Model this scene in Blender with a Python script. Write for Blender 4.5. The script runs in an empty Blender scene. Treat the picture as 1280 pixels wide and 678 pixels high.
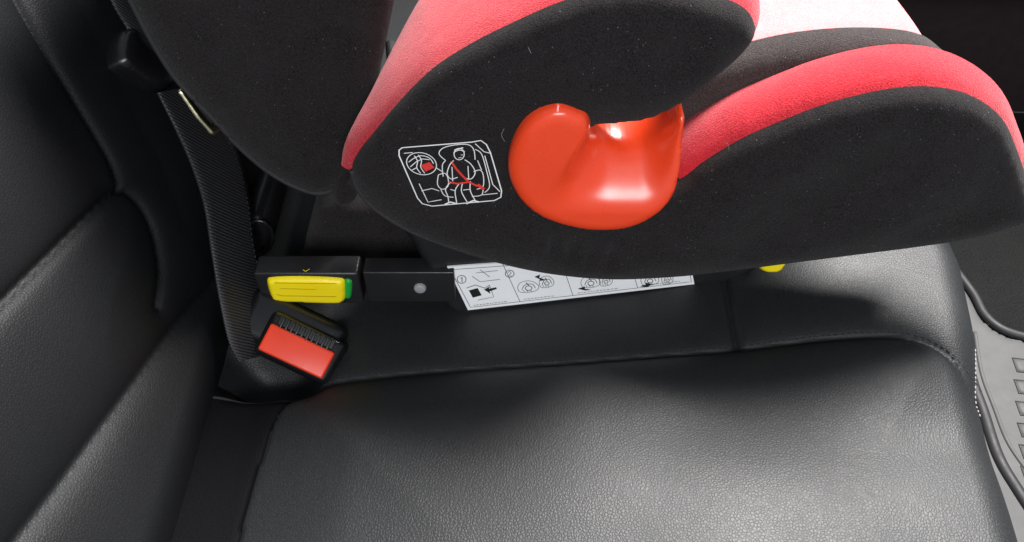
import bpy, bmesh, math, random
import numpy as np
from mathutils import Vector, Matrix
random.seed(3); np.random.seed(3)
scene=bpy.context.scene
PITCH=math.radians(47); CP,SP=math.cos(PITCH),math.sin(PITCH)
CAM=np.array([0.0,0.0,0.42])

# ---------------------------------------------------------------- pixel back-projection helpers
# image pixels are cast through the camera onto assumed planes to get world coordinates
def pixel_ray(u,v):
    a=(u-640)/1000.0; b=(v-339)/1000.0
    return np.array([a,CP-b*SP,-SP-b*CP])
def on_plane(u,v,P,N):
    d=pixel_ray(u,v); P=np.array(P,float); N=np.array(N,float)
    return CAM+d*(np.dot(P-CAM,N)/np.dot(d,N))
def on_y(u,v,y): return on_plane(u,v,(0,y,0),(0,1,0))
def on_z(u,v,z=0.0): return on_plane(u,v,(0,0,z),(0,0,1))

def catmull(pts,closed=False,n=8):
    P=[np.array(p,float) for p in pts]; out=[]; m=len(P)
    rng=range(m if closed else m-1)
    for i in rng:
        if closed: p0,p1,p2,p3=P[(i-1)%m],P[i],P[(i+1)%m],P[(i+2)%m]
        else: p0,p1,p2,p3=P[max(i-1,0)],P[i],P[i+1],P[min(i+2,m-1)]
        for k in range(n):
            t=k/n
            out.append(0.5*((2*p1)+(-p0+p2)*t+(2*p0-5*p1+4*p2-p3)*t*t+(-p0+3*p1-3*p2+p3)*t**3))
    if not closed: out.append(P[-1])
    return np.array(out)
def resample(pts,n):
    pts=np.array(pts); L=np.r_[0,np.cumsum(np.linalg.norm(np.diff(pts,axis=0),axis=1))]
    t=np.linspace(0,L[-1],n)
    return np.stack([np.interp(t,L,pts[:,k]) for k in range(pts.shape[1])],1)
def seg_dist(Q,poly,closed=False):
    poly=np.asarray(poly,float)
    A=poly; B=np.roll(poly,-1,axis=0)
    if not closed: A=A[:-1];B=B[:-1]
    best=np.full(len(Q),1e9); near=np.zeros((len(Q),2))
    for a,b in zip(A,B):
        ab=b-a; l=np.dot(ab,ab)
        if l<1e-14: continue
        t=np.clip(((Q-a)@ab)/l,0,1); c=a+t[:,None]*ab
        d=np.hypot(Q[:,0]-c[:,0],Q[:,1]-c[:,1]); m=d<best
        best[m]=d[m]; near[m]=c[m]
    return best,near
def inside(Q,poly):
    x,y=Q[:,0],Q[:,1]; r=np.zeros(len(Q),bool)
    A=np.asarray(poly); B=np.roll(A,-1,axis=0)
    for a,b in zip(A,B):
        c=((a[1]>y)!=(b[1]>y))
        den=(b[1]-a[1]) if abs(b[1]-a[1])>1e-12 else 1e-12
        r^= c&(x<(b[0]-a[0])*(y-a[1])/den+a[0])
    return r
def sstep(a,b,x):
    t=np.clip((x-a)/(b-a),0,1); return t*t*(3-2*t)

# ---------------------------------------------------------------- materials
def newmat(name):
    m=bpy.data.materials.new(name); m.use_nodes=True
    nt=m.node_tree; bs=nt.nodes["Principled BSDF"]
    return m,nt,bs
def coords(nt,scale=(1,1,1)):
    tc=nt.nodes.new("ShaderNodeTexCoord"); mp=nt.nodes.new("ShaderNodeMapping")
    mp.inputs["Scale"].default_value=scale
    nt.links.new(tc.outputs["Object"],mp.inputs[0]); return mp.outputs[0]
def noise(nt,co,scale,detail=3,rough=.5):
    n=nt.nodes.new("ShaderNodeTexNoise"); n.inputs["Scale"].default_value=scale
    n.inputs["Detail"].default_value=detail; n.inputs["Roughness"].default_value=rough
    nt.links.new(co,n.inputs["Vector"]); return n.outputs["Fac"]
def ramp(nt,fac,stops):
    r=nt.nodes.new("ShaderNodeValToRGB"); e=r.color_ramp.elements
    while len(e)<len(stops): e.new(.5)
    for el,(p,c) in zip(e,stops):
        el.position=p; el.color=(*c,1) if len(c)==3 else c
    nt.links.new(fac,r.inputs[0]); return r.outputs[0]
def bump(nt,h,strength,dist,prev=None):
    b=nt.nodes.new("ShaderNodeBump"); b.inputs["Strength"].default_value=strength
    b.inputs["Distance"].default_value=dist; nt.links.new(h,b.inputs["Height"])
    if prev is not None: nt.links.new(prev,b.inputs["Normal"])
    return b.outputs[0]
def mixrgb(nt,fac,a,b,mode='MIX'):
    m=nt.nodes.new("ShaderNodeMix"); m.data_type='RGBA'; m.blend_type=mode
    for s,i in ((fac,0),(a,6),(b,7)):
        if hasattr(s,'is_output') : nt.links.new(s,m.inputs[i])
        else: m.inputs[i].default_value=s if i==0 else (*s,1)
    return m.outputs[2]

def leather(name,base=(.015,.0165,.018),rough=.50,cell=560,st=.42,dist=.00024,spec=.45,cv=.6):
    m,nt,bs=newmat(name); co=coords(nt)
    v=nt.nodes.new("ShaderNodeTexVoronoi"); v.feature='DISTANCE_TO_EDGE'; v.inputs["Scale"].default_value=cell
    nz=nt.nodes.new("ShaderNodeTexNoise"); nz.inputs["Scale"].default_value=900; nt.links.new(co,nz.inputs["Vector"])
    vm=nt.nodes.new("ShaderNodeVectorMath"); vm.operation='MULTIPLY_ADD'
    nt.links.new(nz.outputs["Color"],vm.inputs[0]); vm.inputs[1].default_value=(.0006,.0006,.0006); nt.links.new(co,vm.inputs[2])
    nt.links.new(vm.outputs[0],v.inputs["Vector"])
    hr=ramp(nt,v.outputs["Distance"],[(0,(0,0,0)),(.10,(.45,.45,.45)),(.32,(1,1,1))])
    b1=bump(nt,hr,st,dist)
    nt.links.new(b1,bs.inputs["Normal"])
    col=mixrgb(nt,noise(nt,co,9,4),base,tuple(c*1.25 for c in base))
    col2=mixrgb(nt,hr,tuple(c*cv for c in base),col)
    nt.links.new(col2,bs.inputs["Base Color"])
    rr=ramp(nt,noise(nt,co,18,4),[(.3,(rough-.02,)*3),(.7,(rough+.04,)*3)])
    nt.links.new(rr,bs.inputs["Roughness"])
    bs.inputs["Specular IOR Level"].default_value=spec
    return m
def fabric(name,c1,c2,weave=1500,sheen=.35,lint=.6,tint=(1,1,1),rough=.95):
    m,nt,bs=newmat(name); co=coords(nt)
    f=noise(nt,co,weave,3,.7)
    col=mixrgb(nt,ramp(nt,f,[(.38,(0,0,0)),(.64,(1,1,1))]),c1,c2)
    mott=noise(nt,co,60,5,.6)
    col=mixrgb(nt,ramp(nt,mott,[(.35,(0,0,0)),(.7,(.35,.35,.35))]),col,c2)
    if lint>0:
        v=nt.nodes.new("ShaderNodeTexVoronoi"); v.inputs["Scale"].default_value=380; nt.links.new(co,v.inputs["Vector"])
        dot=ramp(nt,v.outputs["Distance"],[(0,(1,1,1)),(.08,(1,1,1)),(.14,(0,0,0))])
        sel=ramp(nt,v.outputs["Color"],[(.72,(0,0,0)),(.74,(1,1,1))])
        mm=nt.nodes.new("ShaderNodeMath"); mm.operation='MULTIPLY'
        nt.links.new(dot,mm.inputs[0]); nt.links.new(sel,mm.inputs[1])
        m2=nt.nodes.new("ShaderNodeMath"); m2.operation='MULTIPLY'; m2.inputs[1].default_value=lint
        nt.links.new(mm.outputs[0],m2.inputs[0])
        col=mixrgb(nt,m2.outputs[0],col,tuple(min(1,c*3+.12) for c in c2))
    nt.links.new(col,bs.inputs["Base Color"])
    bs.inputs["Roughness"].default_value=rough
    bs.inputs["Sheen Weight"].default_value=sheen; bs.inputs["Sheen Roughness"].default_value=.4
    bs.inputs["Sheen Tint"].default_value=(*tint,1)
    bs.inputs["Specular IOR Level"].default_value=.15
    b1=bump(nt,f,.9,.0009); b2=bump(nt,noise(nt,co,14,3),.5,.008,b1)
    nt.links.new(b2,bs.inputs["Normal"])
    return m
def plastic(name,c,rough=.35,grain=0.15,spec=.5,coat=0,metal=0):
    m,nt,bs=newmat(name); co=coords(nt)
    n=noise(nt,co,25,5)
    col=mixrgb(nt,n,tuple(x*.9 for x in c),tuple(min(1,x*1.12) for x in c))
    nt.links.new(col,bs.inputs["Base Color"])
    rr=ramp(nt,noise(nt,co,70,5),[(.3,(max(rough-.06,.02),)*3),(.7,(rough+.07,)*3)])
    nt.links.new(rr,bs.inputs["Roughness"])
    bs.inputs["Specular IOR Level"].default_value=spec; bs.inputs["Metallic"].default_value=metal
    bs.inputs["Coat Weight"].default_value=coat; bs.inputs["Coat Roughness"].default_value=.22
    nt.links.new(bump(nt,noise(nt,co,1100,2),grain,.0004),bs.inputs["Normal"])
    return m
M_LEA=leather("black_leather")
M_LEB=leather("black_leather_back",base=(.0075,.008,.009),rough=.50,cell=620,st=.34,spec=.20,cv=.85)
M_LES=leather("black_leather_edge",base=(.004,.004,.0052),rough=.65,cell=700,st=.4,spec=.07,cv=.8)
M_FAB=fabric("black_fabric",(.006,.0055,.0055),(.028,.024,.0245),1200,.06,.7)
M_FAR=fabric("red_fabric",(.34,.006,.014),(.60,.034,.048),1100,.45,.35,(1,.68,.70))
M_PAD=fabric("red_fabric_painted_sun",(.84,.17,.18),(.96,.34,.34),1300,.7,.2,(1,.82,.84))  # paler than the red trim: sun overexposure is painted into the base colour
M_GRY=fabric("grey_fabric",(.018,.015,.015),(.070,.058,.056),1200,.15,.5)
M_RED=plastic("red_gloss_plastic",(.92,.065,.016),.30,.04,.5,.5)
M_BUT=plastic("red_button_plastic",(.82,.050,.015),.38,.08)
M_BLK=plastic("black_plastic",(.013,.013,.014),.38,.4)
M_RIB=plastic("dark_grey_plastic",(.016,.016,.017),.4,.2)
M_BLG=plastic("black_smooth_plastic",(.007,.007,.008),.27,.1)
M_YEL=plastic("yellow_plastic",(1.0,.74,.01),.38,.05)
M_GRN=plastic("green_plastic",(.012,.33,.045),.4,.05)
M_GLD=plastic("yellowed_steel",(.85,.78,.50),.25,.1,metal=1)
M_WHT=plastic("label_paper",(.94,.95,.95),.45,.05)
M_INK=plastic("black_ink",(.01,.01,.01),.6,.05)
M_PRW=plastic("white_print",(.85,.85,.83),.8,.2)
M_PRR=plastic("red_print",(.75,.04,.03),.8,.2)
M_THR=plastic("pale_thread",(.30,.30,.28),.8,.2)
M_THB=plastic("black_thread",(.008,.008,.009),.7,.2)
M_PIP=plastic("grey_piping",(.022,.022,.024),.7,.3)
M_MAT=plastic("grey_rubber",(.085,.085,.084),.6,.4,spec=.3)
M_MAL=plastic("dark_rubber",(.018,.018,.02),.6,.3)
M_CAR=fabric("black_carpet",(.004,.004,.004),(.014,.014,.014),500,.0,.2)
M_DOR=plastic("door_plastic",(.016,.009,.009),.6,.5)
def webmat():
    m,nt,bs=newmat("belt_webbing"); co=coords(nt)
    w=nt.nodes.new("ShaderNodeTexWave"); w.inputs["Scale"].default_value=240; w.bands_direction='DIAGONAL'
    w.inputs["Distortion"].default_value=.8; nt.links.new(co,w.inputs["Vector"])
    nt.links.new(mixrgb(nt,w.outputs["Fac"],(.006,.006,.007),(.042,.042,.045)),bs.inputs["Base Color"])
    bs.inputs["Roughness"].default_value=.5
    nt.links.new(bump(nt,w.outputs["Fac"],.45,.0006),bs.inputs["Normal"]); return m
M_WEB=webmat()

# ---------------------------------------------------------------- object helpers
def mk(name,V,F,mats,parent=None,smooth=True,idx=None,recalc=True,label=None):
    me=bpy.data.meshes.new(name); me.from_pydata([tuple(map(float,v)) for v in V],[],[tuple(map(int,f)) for f in F])
    for m in (mats if isinstance(mats,(list,tuple)) else [mats]): me.materials.append(m)
    if idx is not None: me.polygons.foreach_set("material_index",list(idx))
    if recalc:
        bm=bmesh.new(); bm.from_mesh(me); bmesh.ops.recalc_face_normals(bm,faces=bm.faces); bm.to_mesh(me); bm.free()
    if smooth: me.polygons.foreach_set("use_smooth",[True]*len(me.polygons))
    me.update()
    o=bpy.data.objects.new(name,me); scene.collection.objects.link(o)
    if parent is not None: attach(o,parent)
    if label: o["label"]=label
    return o
def attach(o,parent):
    o.parent=parent
    if parent.type=='EMPTY': o.matrix_parent_inverse=Matrix.Translation(-Vector(parent.location))
def thing(name,loc,label,cat):
    e=bpy.data.objects.new(name,None); e.location=loc; e.empty_display_size=.03
    scene.collection.objects.link(e); e["label"]=label; e["category"]=cat; return e
def grid_faces(nr,nc):
    i=np.arange(nr-1)[:,None]*nc+np.arange(nc-1)[None,:]; i=i.ravel()
    return np.stack([i,i+1,i+nc+1,i+nc],1)

class Plane:
    def __init__(s,O,A,B):
        s.O=np.array(O,float); s.A=np.array(A,float)/np.linalg.norm(A); s.B=np.array(B,float)/np.linalg.norm(B)
        s.N=np.cross(s.A,s.B)
    def tr(s,pts,off=0):      # image pixels -> plane coordinates
        out=[]
        for u,v in pts:
            p=on_plane(u,v,s.O+s.N*off,s.N)-s.O; out.append((p@s.A,p@s.B))
        return np.array(out)
    def w(s,ab,h=0):
        ab=np.asarray(ab); h=np.asarray(h)
        return s.O+ab[...,0:1]*s.A+ab[...,1:2]*s.B+(h[...,None] if h.ndim else h)*s.N
def pillow(name,pl,poly,step,bulge,width,depth,mats,parent,extra=None,label=None,base=0.0,smoothpoly=True,n=6,warp=None):
    if smoothpoly: poly=catmull(poly,True,n)
    lo=poly.min(0)-step; hi=poly.max(0)+step
    xs=np.arange(lo[0],hi[0]+step,step); ys=np.arange(lo[1],hi[1]+step,step)
    X,Y=np.meshgrid(xs,ys); Q=np.stack([X.ravel(),Y.ravel()],1)
    ins=inside(Q,poly); F=grid_faces(len(ys),len(xs)); F=F[ins[F].all(1)]
    used=np.unique(F); rem=-np.ones(len(Q),int); rem[used]=np.arange(len(used)); Q=Q[used]; F=rem[F]
    ec={}
    for f in F:
        for a,b in ((f[0],f[1]),(f[1],f[2]),(f[2],f[3]),(f[3],f[0])):
            k=(min(a,b),max(a,b)); ec[k]=None if k in ec else (a,b)
    be=[e for e in ec.values() if e is not None]
    bv=np.unique(np.array(be).ravel())
    d,near=seg_dist(Q,poly,True)
    Q[bv]=near[bv]; d[bv]=0
    def hfun(Q,d):
        t=1-np.clip(d/width,0,1); h=base+bulge*np.sqrt(np.clip(1-t*t,0,1))
        if extra is not None: h=h+extra(Q,d)
        return h
    h=hfun(Q,d); V=pl.w(Q,h); nV=len(V); V=list(V); F=[tuple(f) for f in F]
    m={}
    for v in bv: m[v]=len(V); V.append(V[v]-pl.N*depth)
    for a,b in be: F.append((b,a,m[a],m[b]))
    o=mk(name,V,F,mats,parent,label=label)
    def surf(pt2):
        q=np.atleast_2d(pt2); dd,_=seg_dist(q,poly,True); return hfun(q,dd)
    return o,surf,poly
def tube(name,pts,r,mat,parent,sides=8,closed=False,label=None):
    pts=np.array(pts); n=len(pts); V=[];F=[]
    for i in range(n):
        a=pts[(i-1)%n] if closed else pts[max(i-1,0)]; b=pts[(i+1)%n] if closed else pts[min(i+1,n-1)]
        t=(b-a)/max(np.linalg.norm(b-a),1e-9); up=np.array([0,0,1.]) if abs(t[2])<.9 else np.array([0,1.,0])
        s=np.cross(t,up); s/=np.linalg.norm(s); q=np.cross(s,t)
        for k in range(sides):
            an=2*math.pi*k/sides; V.append(pts[i]+r*(math.cos(an)*s+math.sin(an)*q))
    for i in range(n if closed else n-1):
        j=(i+1)%n
        for k in range(sides):
            l=(k+1)%sides; F.append((i*sides+k,i*sides+l,j*sides+l,j*sides+k))
    if not closed:
        F.append(tuple(range(sides))); F.append(tuple((n-1)*sides+k for k in range(sides)))
    return mk(name,V,F,mat,parent,label=label)
def dashes(name,pts,r,dash,gap,mat,parent,sides=6):
    pts=np.array(pts); L=np.r_[0,np.cumsum(np.linalg.norm(np.diff(pts,axis=0),axis=1))]
    V=[];F=[]; s=0
    while s+dash<L[-1]:
        ts=np.linspace(s,s+dash,4); P=np.stack([np.interp(ts,L,pts[:,k]) for k in range(3)],1)
        t=P[-1]-P[0]; t/=np.linalg.norm(t); up=np.array([0,0,1.]) if abs(t[2])<.9 else np.array([0,1.,0])
        a=np.cross(t,up);a/=np.linalg.norm(a);q=np.cross(a,t); b0=len(V)
        for i,rr in enumerate((.4,1,1,.4)):
            for k in range(sides):
                an=2*math.pi*k/sides; V.append(P[i]+r*rr*(math.cos(an)*a+math.sin(an)*q))
        for i in range(3):
            for k in range(sides):
                l=(k+1)%sides; F.append((b0+i*sides+k,b0+i*sides+l,b0+(i+1)*sides+l,b0+(i+1)*sides+k))
        F.append(tuple(b0+k for k in range(sides))); F.append(tuple(b0+3*sides+k for k in range(sides)))
        s+=dash+gap
    return mk(name,V,F,mat,parent)
def box(name,C,A,B,D,size,bev,mat,parent,label=None,taper=1.0):
    A,B,D=[np.array(v,float)/np.linalg.norm(v) for v in (A,B,D)]
    bm=bmesh.new(); bmesh.ops.create_cube(bm,size=1)
    for v in bm.verts:
        k=taper if v.co.z<0 else 1
        p=np.array(C)+A*v.co.x*size[0]*k+B*v.co.y*size[1]*k+D*v.co.z*size[2]; v.co=Vector(p)
    bmesh.ops.bevel(bm,geom=list(bm.edges),offset=bev,segments=4,profile=.5,affect='EDGES')
    bmesh.ops.recalc_face_normals(bm,faces=bm.faces)
    me=bpy.data.meshes.new(name); bm.to_mesh(me); bm.free(); me.materials.append(mat)
    me.polygons.foreach_set("use_smooth",[True]*len(me.polygons))
    me.set_sharp_from_angle(angle=math.radians(40))
    o=bpy.data.objects.new(name,me); scene.collection.objects.link(o)
    if parent is not None: attach(o,parent)
    if label:o["label"]=label
    return o
class Ink:   # flat line work lying on a surface
    def __init__(s,proj,nrm,lift=.0004): s.V=[];s.F=[];s.I=[];s.proj=proj;s.n=np.array(nrm,float);s.lift=lift
    def line(s,pts,w,mi=0,closed=False,smooth=False):
        if smooth: pts=catmull(pts,closed,5)
        pts=[np.array(p,float) for p in pts]
        if closed: pts=pts+[pts[0]]
        o=[pts[0]]
        for a,b in zip(pts[:-1],pts[1:]):
            m=max(1,int(np.hypot(*(b-a))/7))
            for k in range(1,m+1): o.append(a+(b-a)*k/m)
        if closed: o=o[:-1]
        P=np.array([s.proj(u,v) for u,v in o])+s.n*s.lift
        n=len(P); b=len(s.V)
        for i in range(n):
            a=P[(i-1)%n] if closed else P[max(i-1,0)]; c=P[(i+1)%n] if closed else P[min(i+1,n-1)]
            t=c-a; t/=max(np.linalg.norm(t),1e-9); q=np.cross(t,s.n); q/=max(np.linalg.norm(q),1e-9)
            s.V.append(P[i]+q*w/2); s.V.append(P[i]-q*w/2)
        for i in range(n if closed else n-1):
            j=(i+1)%n; s.F.append((b+2*i,b+2*i+1,b+2*j+1,b+2*j)); s.I.append(mi)
    def fill(s,pts,mi=0,lift=None):
        P=np.array([s.proj(u,v) for u,v in pts])+s.n*(lift if lift is not None else s.lift*.8); b=len(s.V)
        s.V+=list(P); s.F.append(tuple(range(b,b+len(P)))); s.I.append(mi)
    def ell(s,c,rx,ry,w,mi=0,rot=0,n=18,a0=0,a1=360):
        pts=[]
        full=(a1-a0)>=360
        for k in range(n if full else n+1):
            a=math.radians(a0+(a1-a0)*k/n); x=rx*math.cos(a);y=ry*math.sin(a)
            pts.append((c[0]+x*math.cos(rot)-y*math.sin(rot),c[1]+x*math.sin(rot)+y*math.cos(rot)))
        s.line(pts,w,mi,full)

# ================================================================ BENCH SEAT
bench=thing("car_bench_seat",(-.19,.4,-.3),"black leather rear bench seat with stitched panels in a car","car seat")
# --- cushion
def px_xy(pts,z=0): return np.array([on_z(u,v,z)[:2] for u,v in pts])
seam=catmull(px_xy([(292,700),(303,650),(320,590),(340,530),(358,502),(385,487),(415,478),(480,470),(560,463),(700,454),(830,444),(920,438),(1020,432),(1100,431),(1145,437),(1178,453),(1200,474),(1222,500)],-.014),False,6)
seam=np.vstack([[-.205,.02],[-.19,.12],seam[2:]])
mainpoly=np.vstack([seam,[[.8,.30],[.8,-.1],[-.21,-.1]]])
vs=catmull(px_xy([(897,300),(903,340),(911,385),(921,437)],-.016),False,5)
ys=np.r_[np.arange(-.04,.46,.002),np.arange(.46,1.02,.008)]
ARC=.028; xe_y=[.0,.19,.30,.34,.41,.6,1.0]; xe_x=[.268,.288,.309,.322,.338,.35,.35]
svals=np.r_[np.linspace(0,1,280),1+np.linspace(0,1,14)[1:],2+np.linspace(0,1,8)[1:]]
S,Y=np.meshgrid(svals,ys)
XE=np.interp(Y,xe_y,xe_x)-ARC; X0=-.26
X=X0+(XE-X0)*np.clip(S,0,1); th=np.clip(S-1,0,1)*math.pi/2
Xf=X+ARC*np.sin(th)+ -.03*np.clip(S-2,0,1); dz=-ARC*(1-np.cos(th))-.26*np.clip(S-2,0,1)
Q=np.stack([X.ravel()+ (ARC*np.sin(th)).ravel(),Y.ravel()],1)
def cushion_h(Q):
    d,_=seg_dist(Q,seam); ins=inside(Q,mainpoly)
    left=sstep(-.09,-.15,Q[:,0])*sstep(.32,.28,Q[:,1])
    hin=-.0165+.0050*(1-np.exp(-d/.006))*(1-left)+.004*(1-np.exp(-d/.024))*left+.014*(1-np.exp(-d/.060))*(1-.4*left)
    hin-= .0040*sstep(-.02,.16,Q[:,0])*np.exp(-((Q[:,1]-.265)/.036)**2)*(1-np.exp(-d/.02))
    hout=-.0165+.0030*(1-np.exp(-d/.007))-.003*(1-np.exp(-d/.03))
    d2,_=seg_dist(Q,vs)
    right=sstep(.12,.27,Q[:,0])*sstep(.24,.36,Q[:,1])
    hout+=-.0050*np.exp(-(d2/.0024)**2)+.0035*(1-np.exp(-d2/.014))*sstep(.08,.18,Q[:,0])*(1-np.exp(-d/.02))
    hout-=.004*sstep(-.13,-.17,Q[:,0])
    hole=np.exp(-(((Q[:,0]+.160)/.030)**4+((Q[:,1]-.318)/.020)**4))
    gw=.0012*(1-.7*left)
    h=np.where(ins,hin,hout)-gw*np.exp(-(d/.0018)**2)+.012*right
    return h-.030*hole
H=cushion_h(Q).reshape(X.shape)
V=np.stack([Xf.ravel(),Y.ravel(),(H+dz).ravel()],1)
Fc=grid_faces(len(ys),len(svals))
cen=np.stack([X.ravel(),Y.ravel()],1)[Fc].mean(1)
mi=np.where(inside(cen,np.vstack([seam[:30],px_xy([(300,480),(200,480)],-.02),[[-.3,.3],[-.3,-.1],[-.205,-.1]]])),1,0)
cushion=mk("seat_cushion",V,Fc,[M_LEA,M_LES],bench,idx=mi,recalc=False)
def lift_line(pxy,dz=.0005):
    return np.column_stack([pxy,cushion_h(pxy)+dz])
sr=resample(seam[34:],280)
t_=np.gradient(sr,axis=0); t_/=np.linalg.norm(t_,axis=1)[:,None]; off=sr+np.stack([-t_[:,1],t_[:,0]],1)*.0032
dashes("cushion_stitching",lift_line(off,.0001),.0004,.0030,.0014,M_THB,cushion)
vr=resample(vs,60); tube("cross_seam_welt",lift_line(vr,.0002)[8:-1],.0005,M_THB,cushion)
hs=catmull(px_xy([(262,497),(290,495),(325,496),(352,498),(366,494)],-.02),False,6)
tube("opening_welt",lift_line(hs,.0006),.0010,M_THB,cushion)
pe=[]
for yv in np.linspace(.283,.335,30):
    xe=float(np.interp(yv,xe_y,xe_x)); pe.append((xe-.004,yv,float(cushion_h(np.array([[xe-.004,yv]]))[0])-.0125))
dashes("edge_stitching",pe,.00045,.0022,.0014,M_THR,cushion)

# --- backrest
ra=math.radians(25)
BP=Plane((-.19,0,0),(0,1,0),(-math.sin(ra),0,math.cos(ra)))
if BP.N[0]<0: BP.N=-BP.N
L1=catmull(BP.tr([(-120,500),(-60,440),(0,380),(60,320),(110,270),(140,243),(158,240),(180,262),(196,295),(205,340),(203,380)]),False,6)
L2=catmull(BP.tr([(150,240),(140,205),(105,145),(60,70),(20,0),(-30,-90)]),False,6)
L3=catmull(BP.tr([(285,300),(276,345),(250,378),(205,434),(140,520),(80,602),(20,680),(-60,790),(-120,880)]),False,6)
L4=catmull(BP.tr([(60,-60),(88,0),(130,80),(165,150),(200,215),(228,280)]),False,6)
ays=np.r_[np.arange(-.05,.60,.0020),np.arange(.60,1.02,.01)]; bs_=np.r_[np.arange(-.05,.30,.0020),np.arange(.30,.62,.01)]
AA,BB=np.meshgrid(ays,bs_); Q=np.stack([AA.ravel(),BB.ravel()],1)
def back_h(Q):
    d1,_=seg_dist(Q,L1); d2,_=seg_dist(Q,L2); d3,_=seg_dist(Q,L3); d4,_=seg_dist(Q,L4)
    d12=np.minimum(d1,d2)
    h=.0045*(1-np.exp(-d12/.0035))+.006*(1-np.exp(-d12/.040))-.0012*np.exp(-(d12/.0016)**2)
    h+=.004*(1-np.exp(-d3/.007))+.008*(1-np.exp(-d3/.032)); h+=.0012*(1-np.exp(-d4/.016))
    return h-.016-.03*sstep(.02,-.04,Q[:,1])
V=BP.w(Q,back_h(Q))
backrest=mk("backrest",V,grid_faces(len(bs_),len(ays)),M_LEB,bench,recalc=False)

# ================================================================ CHILD SEAT
child=thing("child_car_seat",(.1,.5,-.02),"black and red fabric child car seat clipped onto the bench seat","child car seat")
YS=.36
SPn=Plane((0,YS,0),(1,0,0),(0,0,1))
outer=[(440,212),(449,237),(475,264),(520,290),(580,312),(650,331),(710,341),(770,345),(840,342),(900,336),(985,325),(1070,314),(1140,305),(1200,296),(1250,284),(1292,266),
 (1286,235),(1272,190),(1250,146),(1200,117),(1130,112),(1040,131),(960,162),(920,181),(880,206),(850,228),(815,243),(775,240),(740,222),(722,195),(722,172),(745,155),
 (775,152),(810,147),(850,129),(900,92),(932,62),(944,38),(933,15),(900,0),(830,-14),(760,-12),(700,8),(650,30),(590,60),(540,92),(500,130),(470,165),(448,192)]
def wr(Q,d):
    h=.0018*np.sin(Q[:,0]*60+1.5*np.sin(Q[:,1]*30))*sstep(.008,.03,d)
    for (u,v) in ((712,302),(735,312),(762,310),(690,296)):
        p=on_y(u,v,YS); h=h-.0028*np.exp(-(((Q[:,0]-p[0])/.0026)**2+((Q[:,1]-p[2])/.010)**2))
    return h
cover,csurf,cpoly=pillow("side_cover",SPn,SPn.tr(outer),.0022,.011,.024,.03,M_FAB,child,extra=wr)
hem=catmull(SPn.tr(outer[:16]),False,8); hem3=SPn.w(hem,0.001)
tube("hem_piping",hem3,.0017,M_PIP,cover)
d2=[]
for k in range(len(hem)):
    t=hem[min(k+1,len(hem)-1)]-hem[max(k-1,0)]; t/=np.linalg.norm(t); nn=np.array([-t[1],t[0]])
    d2.append(hem[k]+nn*.0055)
d2=np.array(d2); dh=csurf(d2)
dashes("hem_stitching",resample(SPn.w(d2,dh+.0002),200),.00035,.003,.0018,M_PIP,cover)

def gusset(name,pts,w,bul,mat,sign=1,n=150,K=12,parent=child,label=None,y0=.001,sag=0):
    f=resample(catmull(SPn.tr(pts),False,8),n); V=[]
    ww=np.interp(np.linspace(0,1,n),np.linspace(0,1,len(w)),w)
    for i in range(n):
        t=f[min(i+1,n-1)]-f[max(i-1,0)]; t/=np.linalg.norm(t); nn=np.array([-t[1],t[0]])*sign
        for k in range(K+1):
            s=k/K; o=bul*math.sin(math.pi*min(max(s,0),1))**.6
            p=f[i]+nn*(o-.0015)
            V.append((p[0],YS+y0+ww[i]*s,p[1]-sag*s))
    return mk(name,V,grid_faces(n,K+1),mat,parent,label=label)
arm_edge=[(441,216),(445,197),(470,165),(500,130),(540,92),(590,60),(650,30),(700,8),(760,-12),(830,-14),(900,0),(933,15),(944,38),(932,62)]
gusset("armrest_red_trim",arm_edge,[.010,.050,.10,.14,.14,.12,.10,.08,.07,.06],.009,M_FAR,1,K=16)
thigh=[(850,228),(880,206),(920,181),(960,162),(1040,131),(1130,112),(1200,117),(1250,146),(1272,190),(1286,235),(1292,266)]
gusset("thigh_bolster_red_trim",thigh,[.055,.046,.042,.042,.042,.042,.042,.04],.009,M_FAR,1)
IP=Plane((0,.408,0),(1,0,0),(0,0,1))
pillow("inner_cover",IP,IP.tr([(690,260),(690,150),(760,110),(860,88),(930,69),(1000,54),(1080,48),(1150,54),(1184,74),(1215,110),(1225,200),(1000,260)]),.003,.010,.02,.012,M_GRY,child,label="dark grey inner fabric of the seat bolster")
# seat pad
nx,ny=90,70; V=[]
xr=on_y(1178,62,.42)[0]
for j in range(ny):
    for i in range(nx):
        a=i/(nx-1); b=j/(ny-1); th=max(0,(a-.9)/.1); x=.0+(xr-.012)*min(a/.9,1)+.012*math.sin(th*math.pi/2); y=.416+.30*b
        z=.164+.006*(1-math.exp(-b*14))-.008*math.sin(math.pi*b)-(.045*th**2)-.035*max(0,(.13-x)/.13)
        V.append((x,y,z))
mk("seat_pad",V,grid_faces(ny,nx),M_PAD,child,label="red fabric seat pad with sun glare painted into its pale colour")

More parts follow.
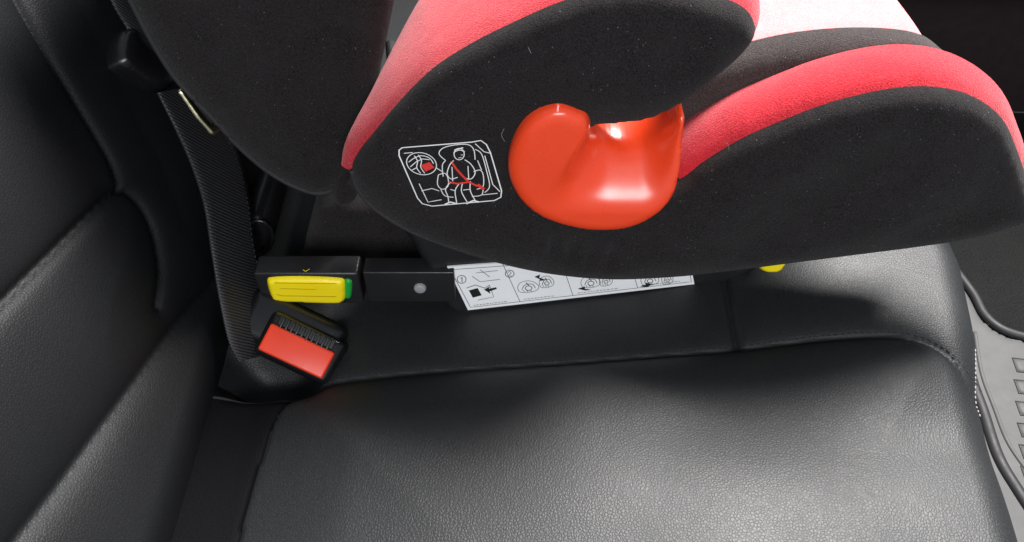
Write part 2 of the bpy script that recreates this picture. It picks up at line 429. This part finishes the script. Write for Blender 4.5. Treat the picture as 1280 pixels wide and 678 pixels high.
# --- belt guide : scooped hook; above the rolled lip the saddle turns upward and recedes
GY=YS-.013
GP=Plane((0,GY,0),(1,0,0),(0,0,1))
gpx=[(738,166),(741,158),(736,147),(721,138),(697,132),(668,143),(648,164),(636,195),(637,222),(650,248),(672,267),(702,279),(740,286),(780,284),(812,272),(838,249),(848,218),(852,182),(856,141),(852,141),(842,152),(823,163),(795,171),(765,171)]
gx=lambda u: on_y(u,190,GY)[0]
gz=lambda v: on_y(700,v,GY)[2]
gZ=[gz(262),gz(178)]; zA,zB=gz(250),gz(160)
def sad(x,z):
    k=np.clip((z-zA)/(zB-zA),0,1)
    x0=gx(672)+(gx(728)-gx(672))*k; x1=gx(770)+(gx(764)-gx(770))*k
    return .034*sstep(0,1,(x-x0)/(x1-x0))*(1-.75*sstep(gx(806),gx(858),x))*sstep(gZ[0],gZ[1],z)
gp=[]
for u,v in gpx:
    y=GY
    for _ in range(20):
        p=on_y(u,v,y); y=.5*y+.5*(GY+float(sad(np.array(p[0]),np.array(p[2]))))
    gp.append((p[0],p[2]))
gp=np.array(gp)
def gex(Q,d):
    return -sad(Q[:,0],Q[:,1])
guide,gs,gpoly=pillow("belt_guide",GP,gp,.0011,.0050,.009,.016,M_RED,child,extra=gex,label="glossy red plastic lap belt guide",n=5)

# --- printed pictogram on cover
def pcov(u,v):
    y=YS-.011
    for _ in range(6):
        p=on_y(u,v,y); h=float(csurf([[p[0],p[2]]])[0]); y=YS-h
    return on_y(u,v,y)
ink=Ink(pcov,(0,-1,0),.0006); w=.00052
ink.line([(503,184),(590,177),(601,175),(608,180),(613,190),(627,238),(626,246),(618,250),(540,257),(528,254),(522,247),(499,194),(499,187)],.0007,0,True)
# child seat in three-quarter view: shell, head wings, armrests
ink.line([(557,200),(549,192),(553,185),(566,181),(584,180),(592,186),(594,199)],w,0,smooth=True)
ink.line([(594,186),(602,192),(608,212),(612,232),(606,240)],w,0,smooth=True)
ink.line([(557,200),(553,206),(554,220)],w,0,smooth=True)
ink.line([(548,218),(556,216),(560,222),(560,232),(553,236),(547,230),(548,218)],w,0,smooth=True)
ink.line([(592,214),(600,212),(604,218),(604,232),(596,236)],w,0,smooth=True)
ink.line([(551,236),(556,244),(567,246)],w,0,smooth=True); ink.line([(604,234),(602,243),(590,245)],w,0,smooth=True)
ink.line([(597,200),(602,212)],w)
ink.ell((574,192),6.4,7.2,w); ink.line([(567,190),(574,187),(581,189)],w,0,smooth=True); ink.line([(568,187),(579,184)],w*1.4)
ink.line([(576,193),(579,193)],w*.7); ink.line([(573,197),(577,196)],w*.7)
ink.line([(567,200),(562,206),(559,217),(564,223),(572,221)],w*1.1,0,smooth=True); ink.line([(581,199),(589,205),(594,215),(589,223),(581,222)],w*1.1,0,smooth=True)
ink.line([(565,208),(566,226)],w); ink.line([(585,207),(586,224)],w)
ink.line([(563,227),(557,236),(560,245),(561,253)],w*1.1,0,smooth=True); ink.line([(574,229),(569,238),(571,253)],w*1.1,0,smooth=True)
ink.line([(578,229),(577,239),(584,252)],w*1.1,0,smooth=True); ink.line([(588,226),(588,238),(594,250)],w*1.1,0,smooth=True)
ink.line([(556,255),(563,252),(571,254)],w*2.0); ink.line([(583,254),(592,250),(599,252)],w*2.0)
ink.line([(563,236),(569,238)],w); ink.line([(579,237),(587,236)],w)
ink.line([(564,201),(570,210),(578,219),(585,226)],.0013,1); ink.line([(560,227),(572,229),(586,227),(597,232)],.0013,1); ink.line([(597,230),(605,236)],.002,1)
# inset circle with hand feeding the belt
ink.ell((527,204),19,13.5,w,rot=.25,n=26); ink.line([(511,202),(518,197),(527,194),(537,197),(542,204)],w,0,smooth=True); ink.fill([(526,206),(537,202),(543,209),(532,214)],1)
ink.line([(513,208),(520,202),(528,198),(537,199)],w); ink.line([(518,194),(522,201),(521,209),(526,216)],w,0,smooth=True); ink.line([(523,193),(527,200),(526,208),(531,216)],w,0,smooth=True); ink.line([(515,212),(521,209)],w)
ink.line([(545,209),(553,214)],w)
ink.line([(594,179),(605,189),(613,191)],w); ink.line([(606,194),(616,230),(625,239)],w); ink.line([(527,238),(540,235),(549,238)],w)
ink.line([(524,229),(535,252),(552,249)],w); ink.line([(603,243),(622,241)],w); ink.line([(505,191),(516,190)],w)
mk("printed_pictogram",ink.V,ink.F,[M_PRW,M_PRR],cover,smooth=False,idx=ink.I,recalc=False,label="white and red pictogram of a belted child")
for pts in ([(630,160),(627,168),(631,176)],[(905,176),(910,180),(911,187)],[(660,58),(664,66)]):
    ink=Ink(pcov,(0,-1,0),.0008); ink.line(pts,.00018,0,smooth=True)
    mk("lint_hair",ink.V,ink.F,[M_THR],cover,smooth=False,idx=ink.I,recalc=False)

# --- base shell + instruction label
e0=on_z(585,391,-.022); e1=on_z(868,357,-.022)
ax=np.array([e1[0]-e0[0],e1[1]-e0[1],0]); 
BPn=Plane((e0[0],e0[1],0),ax,(0,0,1))
bpx=[(500,280),(515,300),(532,330),(548,362),(556,380),(566,389),(582,391),(640,384),(740,372),(868,357),(915,350),(948,330),(948,290),(820,290),(640,290)]
base,bsf,_=pillow("base_shell",BPn,BPn.tr(bpx),.002,.004,.006,.22,M_BLK,child,smoothpoly=False)
def plab(u,v,off=.0055): return on_plane(u,v,BPn.O+BPn.N*off,BPn.N)
cor=[(559,334),(585,388),(868,355.5),(860,312)]
ink=Ink(plab,BPn.N,.0004)
P=[plab(*c) for c in cor]; ink.V+=P+[p-BPn.N*.0012 for p in P]
ink.F+=[(0,1,2,3),(0,4,5,1),(1,5,6,2),(2,6,7,3),(3,7,4,0)]; ink.I+=[0]*5
k=1
w=.00034
ink.line([(563,337),(588,384),(864,352),(858,316)],w,k,True)
for a,b in (((628,329),(650,377)),((700,322),(716,369)),((785,318),(797,360))): ink.line([a,b],w,k)
ink.ell((577,349),5.5,5,w*1.3,k); ink.line([(575.5,348),(577.5,346),(577.5,353)],w*1.4,k)
ink.ell((637,342),5.5,4.5,w*1.3,k); ink.line([(634.5,340.5),(637,339),(639,341),(635,345),(640,345)],w*1.2,k)
ink.fill([(586,363),(597,360),(602,369),(591,372)],k); ink.line([(583,360),(594,356),(606,360),(612,356)],w*1.4,k); ink.line([(597,375),(617,371),(612,357)],w,k)
ink.line([(590,345),(600,352),(625,349)],w,k); ink.line([(595,341),(622,338)],w,k); ink.line([(600,337),(612,346)],w,k)
ink.fill([(605,362),(612,358),(611,361),(620,359),(621,361),(612,364),(613,367)],k)
for (cx,cy,r) in ((660,358,13),(683,352,9),(738,352,12),(757,350,8),(812,349,11),(834,348,7)):
    ink.line([(cx-r,cy+2),(cx-r*.8,cy-4),(cx-r*.2,cy-7),(cx+r*.5,cy-6),(cx+r,cy-1),(cx+r*.9,cy+4),(cx+r*.2,cy+7),(cx-r*.7,cy+7)],w,k,True,smooth=True)
    ink.line([(cx-r*.6,cy+4),(cx-r*.3,cy-2),(cx+r*.4,cy-3),(cx+r*.7,cy+2)],w*1.3,k,smooth=True)
    ink.ell((cx+r*.05,cy+2),r*.32,r*.22,w*1.5,k); ink.line([(cx-r*.2,cy-5),(cx+r*.1,cy-1)],w*1.6,k)
    for q in range(3): ink.line([(cx-r*.5+q*r*.35,cy+4.5),(cx-r*.35+q*r*.35,cy+6.5)],w,k)
ink.fill([(668,346),(675,343),(674,347),(683,350),(674,351),(675,349)],k)
ink.fill([(722,361),(731,358),(731,361),(739,362),(732,363)],k)
ink.fill([(800,358),(807,356),(806,353),(815,355),(809,359)],k)
for (u0,u1,v0,dv) in ((592,630,384,-.118),(655,690,376.5,-.118),(722,770,368.6,-.118),(802,850,359.3,-.118)):
    u=float(u0)
    while u<u1:     # tiny illegible small print
        l=random.uniform(1.5,4); v=v0+(u-u0)*dv
        ink.line([(u,v-2.5),(u+l,v-2.5+l*dv)],w*1.2,k); u+=l+1.3
mk("instruction_label",ink.V,ink.F,[M_WHT,M_INK],base,smooth=False,idx=ink.I,recalc=False,label="white instruction sticker with black installation drawings")
TP=Plane((0,.372,0),(1,0,0),(0,0,1))
pillow("adjuster_tab",TP,TP.tr([(946,322),(948,334),(956,339),(970,339),(979,334),(982,322)]),.0012,.003,.004,.02,M_YEL,child,label="small yellow adjuster tab")

# --- anchor arm
ya=.357
def xz(u,v,y=ya):
    p=on_y(u,v,y); return p[0],p[2]
x0,zt=xz(316,342); x1,zb=xz(455,380)
housing=box("anchor_arm",((x0+x1)/2,ya+.0085,(zt+zb)/2),(1,0,0),(0,1,0),(0,0,1),(x1-x0,.017,zt-zb),.0018,M_BLK,child,label="black anchor arm locked into the seat bight")
x2,zt2=xz(453,341,ya+.003); x3,zb2=xz(570,378,ya+.003)
box("arm_rail",((x2+x3)/2,ya+.0100,(zt2+zb2)/2),(1,0,0),(0,1,0),(0,0,1),(x3-x2,.014,zt2-zb2),.0010,M_BLK,housing)
YP=Plane((0,ya-.0005,0),(1,0,0),(0,0,1))
yb,ysf,_=pillow("release_button",YP,YP.tr([(334,351),(342,347),(380,346),(424,348),(431,352),(432,362),(431,374),(422,378),(385,377),(346,375),(339,370)]),.0012,.003,.004,.003,M_YEL,housing,label="yellow release button")
YQ=lambda u,v: on_y(u,v,ya-.0040)
ink=Ink(YQ,(0,-1,0),.0002)
ink.line([(343,354),(420,355)],.0005); ink.line([(346,368),(352,370),(420,371)],.0005); ink.line([(350,361),(395,362)],.0004)
M_YED=plastic("dark_yellow",(.66,.46,.005),.4,.05)
mk("button_relief",ink.V,ink.F,[M_YED],yb,smooth=False,idx=ink.I,recalc=False)
pillow("lock_indicator",YP,YP.tr([(431,350),(437,350),(440,353),(439,370),(435,374),(431,374)]),.001,.0015,.003,.003,M_GRN,housing,label="green locked indicator")
ink=Ink(lambda u,v:on_z(u,v,zt+.0002),(0,0,1),.0003)
ink.line([(379,338),(382,340),(387,337)],.0006)
mk("arrow_mark",ink.V,ink.F,[M_YEL],housing,smooth=False,idx=ink.I,recalc=False)
bc=on_y(525,361,ya+.002); V=[tuple(bc+np.array([0,-.0016,0]))]; F=[]; ns=24
for r,yo in ((.0022,-.0016),(.0036,-.0012),(.0042,0.),(.0042,.003)):
    for k in range(ns): a=2*math.pi*k/ns; V.append((bc[0]+r*math.cos(a),bc[1]+yo,bc[2]+r*math.sin(a)))
for k in range(ns): F.append((0,1+k,1+(k+1)%ns))
for r in range(3):
    for k in range(ns): F.append((1+r*ns+k,1+r*ns+(k+1)%ns,1+(r+1)*ns+(k+1)%ns,1+(r+1)*ns+k))
M_RIV=plastic("satin_rivet",(.28,.28,.29),.5,.2)
mk("bolt",V,F,M_RIV,housing)

# --- child seat back wing
CPn=Plane((0,.405,0),(1,0,0),(0,0,1))
cpx=[(90,-150),(165,0),(190,48),(216,90),(243,122),(272,152),(300,182),(335,212),(370,232),(400,240),(422,232),(440,212),(455,170),(470,110),(485,40),(500,-40),(520,-150)]
def cex(Q,d): return .012*sstep(.0,.10,d)
wing,wsf,wp=pillow("seat_back",CPn,CPn.tr(cpx),.003,.010,.02,.28,M_FAB,child,extra=cex,label="black fabric side of the child seat back")
pp=catmull(CPn.tr(cpx[:12]),False,8); tube("back_piping",CPn.w(pp,.001),.002,M_PIP,wing)
e2=[]
for k in range(len(pp)):
    t=pp[min(k+1,len(pp)-1)]-pp[max(k-1,0)]; t/=np.linalg.norm(t); e2.append(pp[k]+np.array([-t[1],t[0]])*.006)
e2=np.array(e2); dashes("back_stitching",resample(CPn.w(e2,wsf(e2)+.0002),160),.00035,.003,.0018,M_PIP,wing)
KP=Plane((0,.398,0),(1,0,0),(0,0,1))
def disc(c,rx,ry,n=16): return [(c[0]+rx*math.cos(2*math.pi*k/n),c[1]+ry*math.sin(2*math.pi*k/n)) for k in range(n)]
pillow("hinge_knob",KP,KP.tr(disc((431,238),16,17)),.0015,.006,.008,.03,M_FAB,child)
RP=Plane((0,.42,0),(1,0,0),(0,0,1))
pillow("rear_hub",RP,RP.tr(disc((318,292),25,27)),.0015,.006,.006,.05,M_BLG,child)
pillow("rear_shell",RP,RP.tr([(375,335),(384,290),(400,262),(425,248),(470,250),(520,285),(560,300),(560,345),(375,345)]),.003,.008,.01,.15,M_FAB,child,smoothpoly=False)
ax2=Plane((0,.412,0),(1,0,0),(0,0,1))
tube("hub_ring",[ax2.w(ax2.tr([p]))[0] for p in disc((322,297),19,21,28)],.0014,M_BLG,child,closed=True)

# ================================================================ SEAT BELT
belt=thing("seat_belt",tuple(on_plane(285,450,BP.O+BP.N*.01,BP.N)),"black seat belt webbing hanging down beside the child seat","seat belt")
def strip(name,Lp,Rp,off,mat,parent,n=80,K=8,crown=.002):
    l=resample(catmull(Lp,False,8),n); r=resample(catmull(Rp,False,8),n)
    o=np.interp(np.linspace(0,1,n),np.linspace(0,1,len(off)),off); V=[];F=[]
    for sgn in (0,1):
        for i in range(n):
            a=on_plane(*l[i],BP.O+BP.N*o[i],BP.N); b=on_plane(*r[i],BP.O+BP.N*o[i],BP.N)
            for k in range(K+1):
                s=k/K; V.append(a+(b-a)*s+BP.N*(crown*math.sin(math.pi*s)-sgn*.0014))
    f=grid_faces(n,K+1); F=[tuple(x) for x in f]+[tuple(x+n*(K+1)) for x in f]; m=n*(K+1)
    for i in range(n-1):
        for c in (0,K): F.append((i*(K+1)+c,(i+1)*(K+1)+c,m+(i+1)*(K+1)+c,m+i*(K+1)+c))
    return mk(name,V,F,mat,parent)
web=strip("webbing",[(198,116),(220,160),(240,205),(256,255),(265,310),(275,370),(287,425),(300,452)],[(240,108),(273,150),(300,198),(313,250),(320,305),(332,360),(344,405),(348,440)],[.012,.014,.018,.022,.022,.020,.016,.012],M_WEB,belt,crown=.001)
for Lp in ([(201,119),(223,162),(243,206),(259,256),(268,310),(278,370)],[(237,110),(270,152),(296,199),(309,250),(316,305),(328,358)]):
    c=resample(catmull(Lp,False,8),60); o=np.interp(np.linspace(0,1,60),np.linspace(0,1,6),[.013,.015,.019,.023,.023,.021])
    dashes("webbing_stitching",[on_plane(*c[i],BP.O+BP.N*(o[i]-.0001),BP.N) for i in range(60)],.0003,.0025,.0015,M_PIP,web)
strip("upper_webbing",[(118,-60),(140,0),(160,35),(178,72)],[(146,-60),(164,0),(186,35),(206,72)],[.02,.018,.014,.012],M_WEB,belt)
TPn=Plane(BP.O+BP.N*.012,BP.A,BP.B)
if np.dot(TPn.N,BP.N)<0: TPn.A,TPn.B=TPn.B,TPn.A; TPn.N=np.cross(TPn.A,TPn.B)
tng,_,_=pillow("belt_tongue",TPn,TPn.tr([(147,50),(152,38),(163,38),(172,56),(190,72),(212,88),(217,100),(210,110),(196,112),(172,98),(150,82),(145,68)]),.0012,.008,.011,.010,M_BLG,belt)
T2=Plane(TPn.O+TPn.N*.022,TPn.A,TPn.B); T3=Plane(TPn.O+TPn.N*.0238,TPn.A,TPn.B)
pillow("tongue_plate",T2,T2.tr([(224,112),(240,107),(262,128),(278,150),(277,166),(268,169),(249,148)]),.0012,.001,.002,.002,M_GLD,tng,label="yellowed steel belt plate",smoothpoly=False)
pillow("plate_slot",T3,T3.tr([(233,114),(240,113),(258,132),(270,150),(268,157),(252,138)]),.0009,.0004,.001,.001,M_BLG,tng,smoothpoly=False)

# ================================================================ BUCKLE
bk=thing("seat_belt_buckle",(-.15,.30,-.03),"black seat belt buckle with red release button in leather seat","seat belt buckle")
Cc=on_z(374,434,.000); c=np.array([.12,-.55,.82]); c/=np.linalg.norm(c)
a=np.array([.90,-.36,-.20]); a-=c*(a@c); a/=np.linalg.norm(a); b=np.cross(c,a)
body=box("buckle_body",Cc-c*.014,a,b,c,(.053,.031,.026),.005,M_BLG,bk,taper=1.10)
box("buckle_housing",Cc-c*.020-a*.012+b*.008,a,b,c,(.068,.036,.024),.008,M_BLG,bk,taper=1.05)
box("release_button",Cc-b*.0030,a,b,c,(.046,.0190,.008),.0016,M_BUT,body,label="red release button")
sl=box("insertion_slot",Cc+b*.0105,a,b,c,(.040,.0065,.002),.0008,M_INK,body)
for k in range(10):
    cc=Cc+b*.0092+a*(-.0165+.0037*k)+c*.0014
    box("slot_rib",cc,a,b,c,(.0014,.0070,.005),.0003,M_RIB,body)

# ================================================================ FLOOR, MAT, DOOR
FZ=-.30
V=[(-.5,-.3,FZ-.012),(1.4,-.3,FZ-.012),(1.4,1.1,FZ-.012),(-.5,1.1,FZ-.012)]
fl=mk("floor",V,[(0,1,2,3)],M_CAR,None,smooth=False); fl["kind"]="structure"
mat=thing("floor_mat",(.5,.4,FZ),"grey rubber car floor mat with raised tread and dark rim","floor mat")
MP=Plane((0,0,FZ),(1,0,0),(0,1,0))
fr=catmull(MP.tr([(1190,340),(1214,372),(1228,398),(1250,416),(1285,427),(1340,436),(1420,440)]),False,6)
mo=np.vstack([fr,[[1.1,.3],[1.1,.0],[.25,.0],[.25,.5]]])
pillow("mat_tray",MP,mo,.006,.006,.010,.01,M_MAT,mat,smoothpoly=False)
tube("mat_rim",MP.w(fr,.006),.005,M_MAL,mat)
l2=catmull(MP.tr([(1205,440),(1212,480),(1226,520),(1244,575),(1270,620),(1310,680)]),False,8); tube("mat_ridge",MP.w(l2,.006),.006,M_MAL,mat)
l3=catmull(MP.tr([(1216,420),(1224,470),(1240,515),(1258,560),(1290,605)]),False,8); tube("mat_ridge",MP.w(l3,.006),.0022,M_MAT,mat)
for q in range(6):
    for s in range(4):
        u=1256+42*s-q*(-2)+6; v=452+27*q+6*s
        pts=catmull(MP.tr([(u,v),(u+34,v+4),(u+38,v+20),(u+6,v+17)]),True,1)
        if q==0 and s==3: continue
        pillow("tread_block",MP,pts,.003,.0012,.003,.003,M_MAT,mat,smoothpoly=False,base=.0062)
        tube("tread_groove",MP.w(pts,.0064),.0007,M_MAL,mat,sides=6,closed=True)
door=thing("interior_trim",(.6,1.0,-.3),"dark moulded trim panel of a car beyond the child seat","car trim panel")
prof=[(1.00,-.31),(.995,-.2),(.985,-.12),(.955,-.09),(.95,-.05),(.97,-.02),(1.0,.02),(1.0,.15),(.96,.19),(.95,.22),(1.0,.26),(1.02,.5)]
pr=catmull(prof,False,5); xsn=np.linspace(-.4,1.4,30); V=[(x,p[0]+.02*math.sin(x*3),p[1]) for x in xsn for p in pr]
mk("trim_panel",V,grid_faces(len(xsn),len(pr)),M_DOR,door)
V=[];
for i in range(30):
    for k in range(13):
        an=math.pi*k/12; V.append((.2+1.0*i/29,.955-.03*math.sin(an)+.02*math.sin((.2+1.0*i/29)*3),.02-.02*math.cos(an)*1.0))
mk("trim_ledge",V,grid_faces(30,13),M_BLK,door)

# ================================================================ LIGHT & CAMERA
wd=bpy.data.worlds.new("World"); scene.world=wd; wd.use_nodes=True
bg=wd.node_tree.nodes["Background"]; bg.inputs[0].default_value=(.84,.90,1,1); bg.inputs[1].default_value=.38
def area(name,loc,target,size,power,col,sy=None):
    L=bpy.data.lights.new(name,'AREA'); L.energy=power; L.color=col; L.size=size
    if sy: L.shape='RECTANGLE'; L.size_y=sy
    o=bpy.data.objects.new(name,L); o.location=loc
    o.rotation_euler=(Vector(target)-Vector(loc)).to_track_quat('-Z','Y').to_euler(); scene.collection.objects.link(o); return o
area("window_daylight",(.82,1.27,1.75),(.1,.25,0),.72,165,(1,.97,.95))
area("near_window_daylight",(.10,-1.3,1.15),(.05,.36,.05),.9,28,(.95,.97,1),.6)
cam=bpy.data.cameras.new("camera"); cam.sensor_width=36; cam.lens=28.125; cam.clip_start=.01; cam.clip_end=50
co=bpy.data.objects.new("camera",cam); co.location=tuple(CAM); co.rotation_euler=(math.radians(90)-PITCH,0,0)
scene.collection.objects.link(co); scene.camera=co
scene.view_settings.view_transform='Standard'; scene.view_settings.look='None'; scene.view_settings.exposure=0
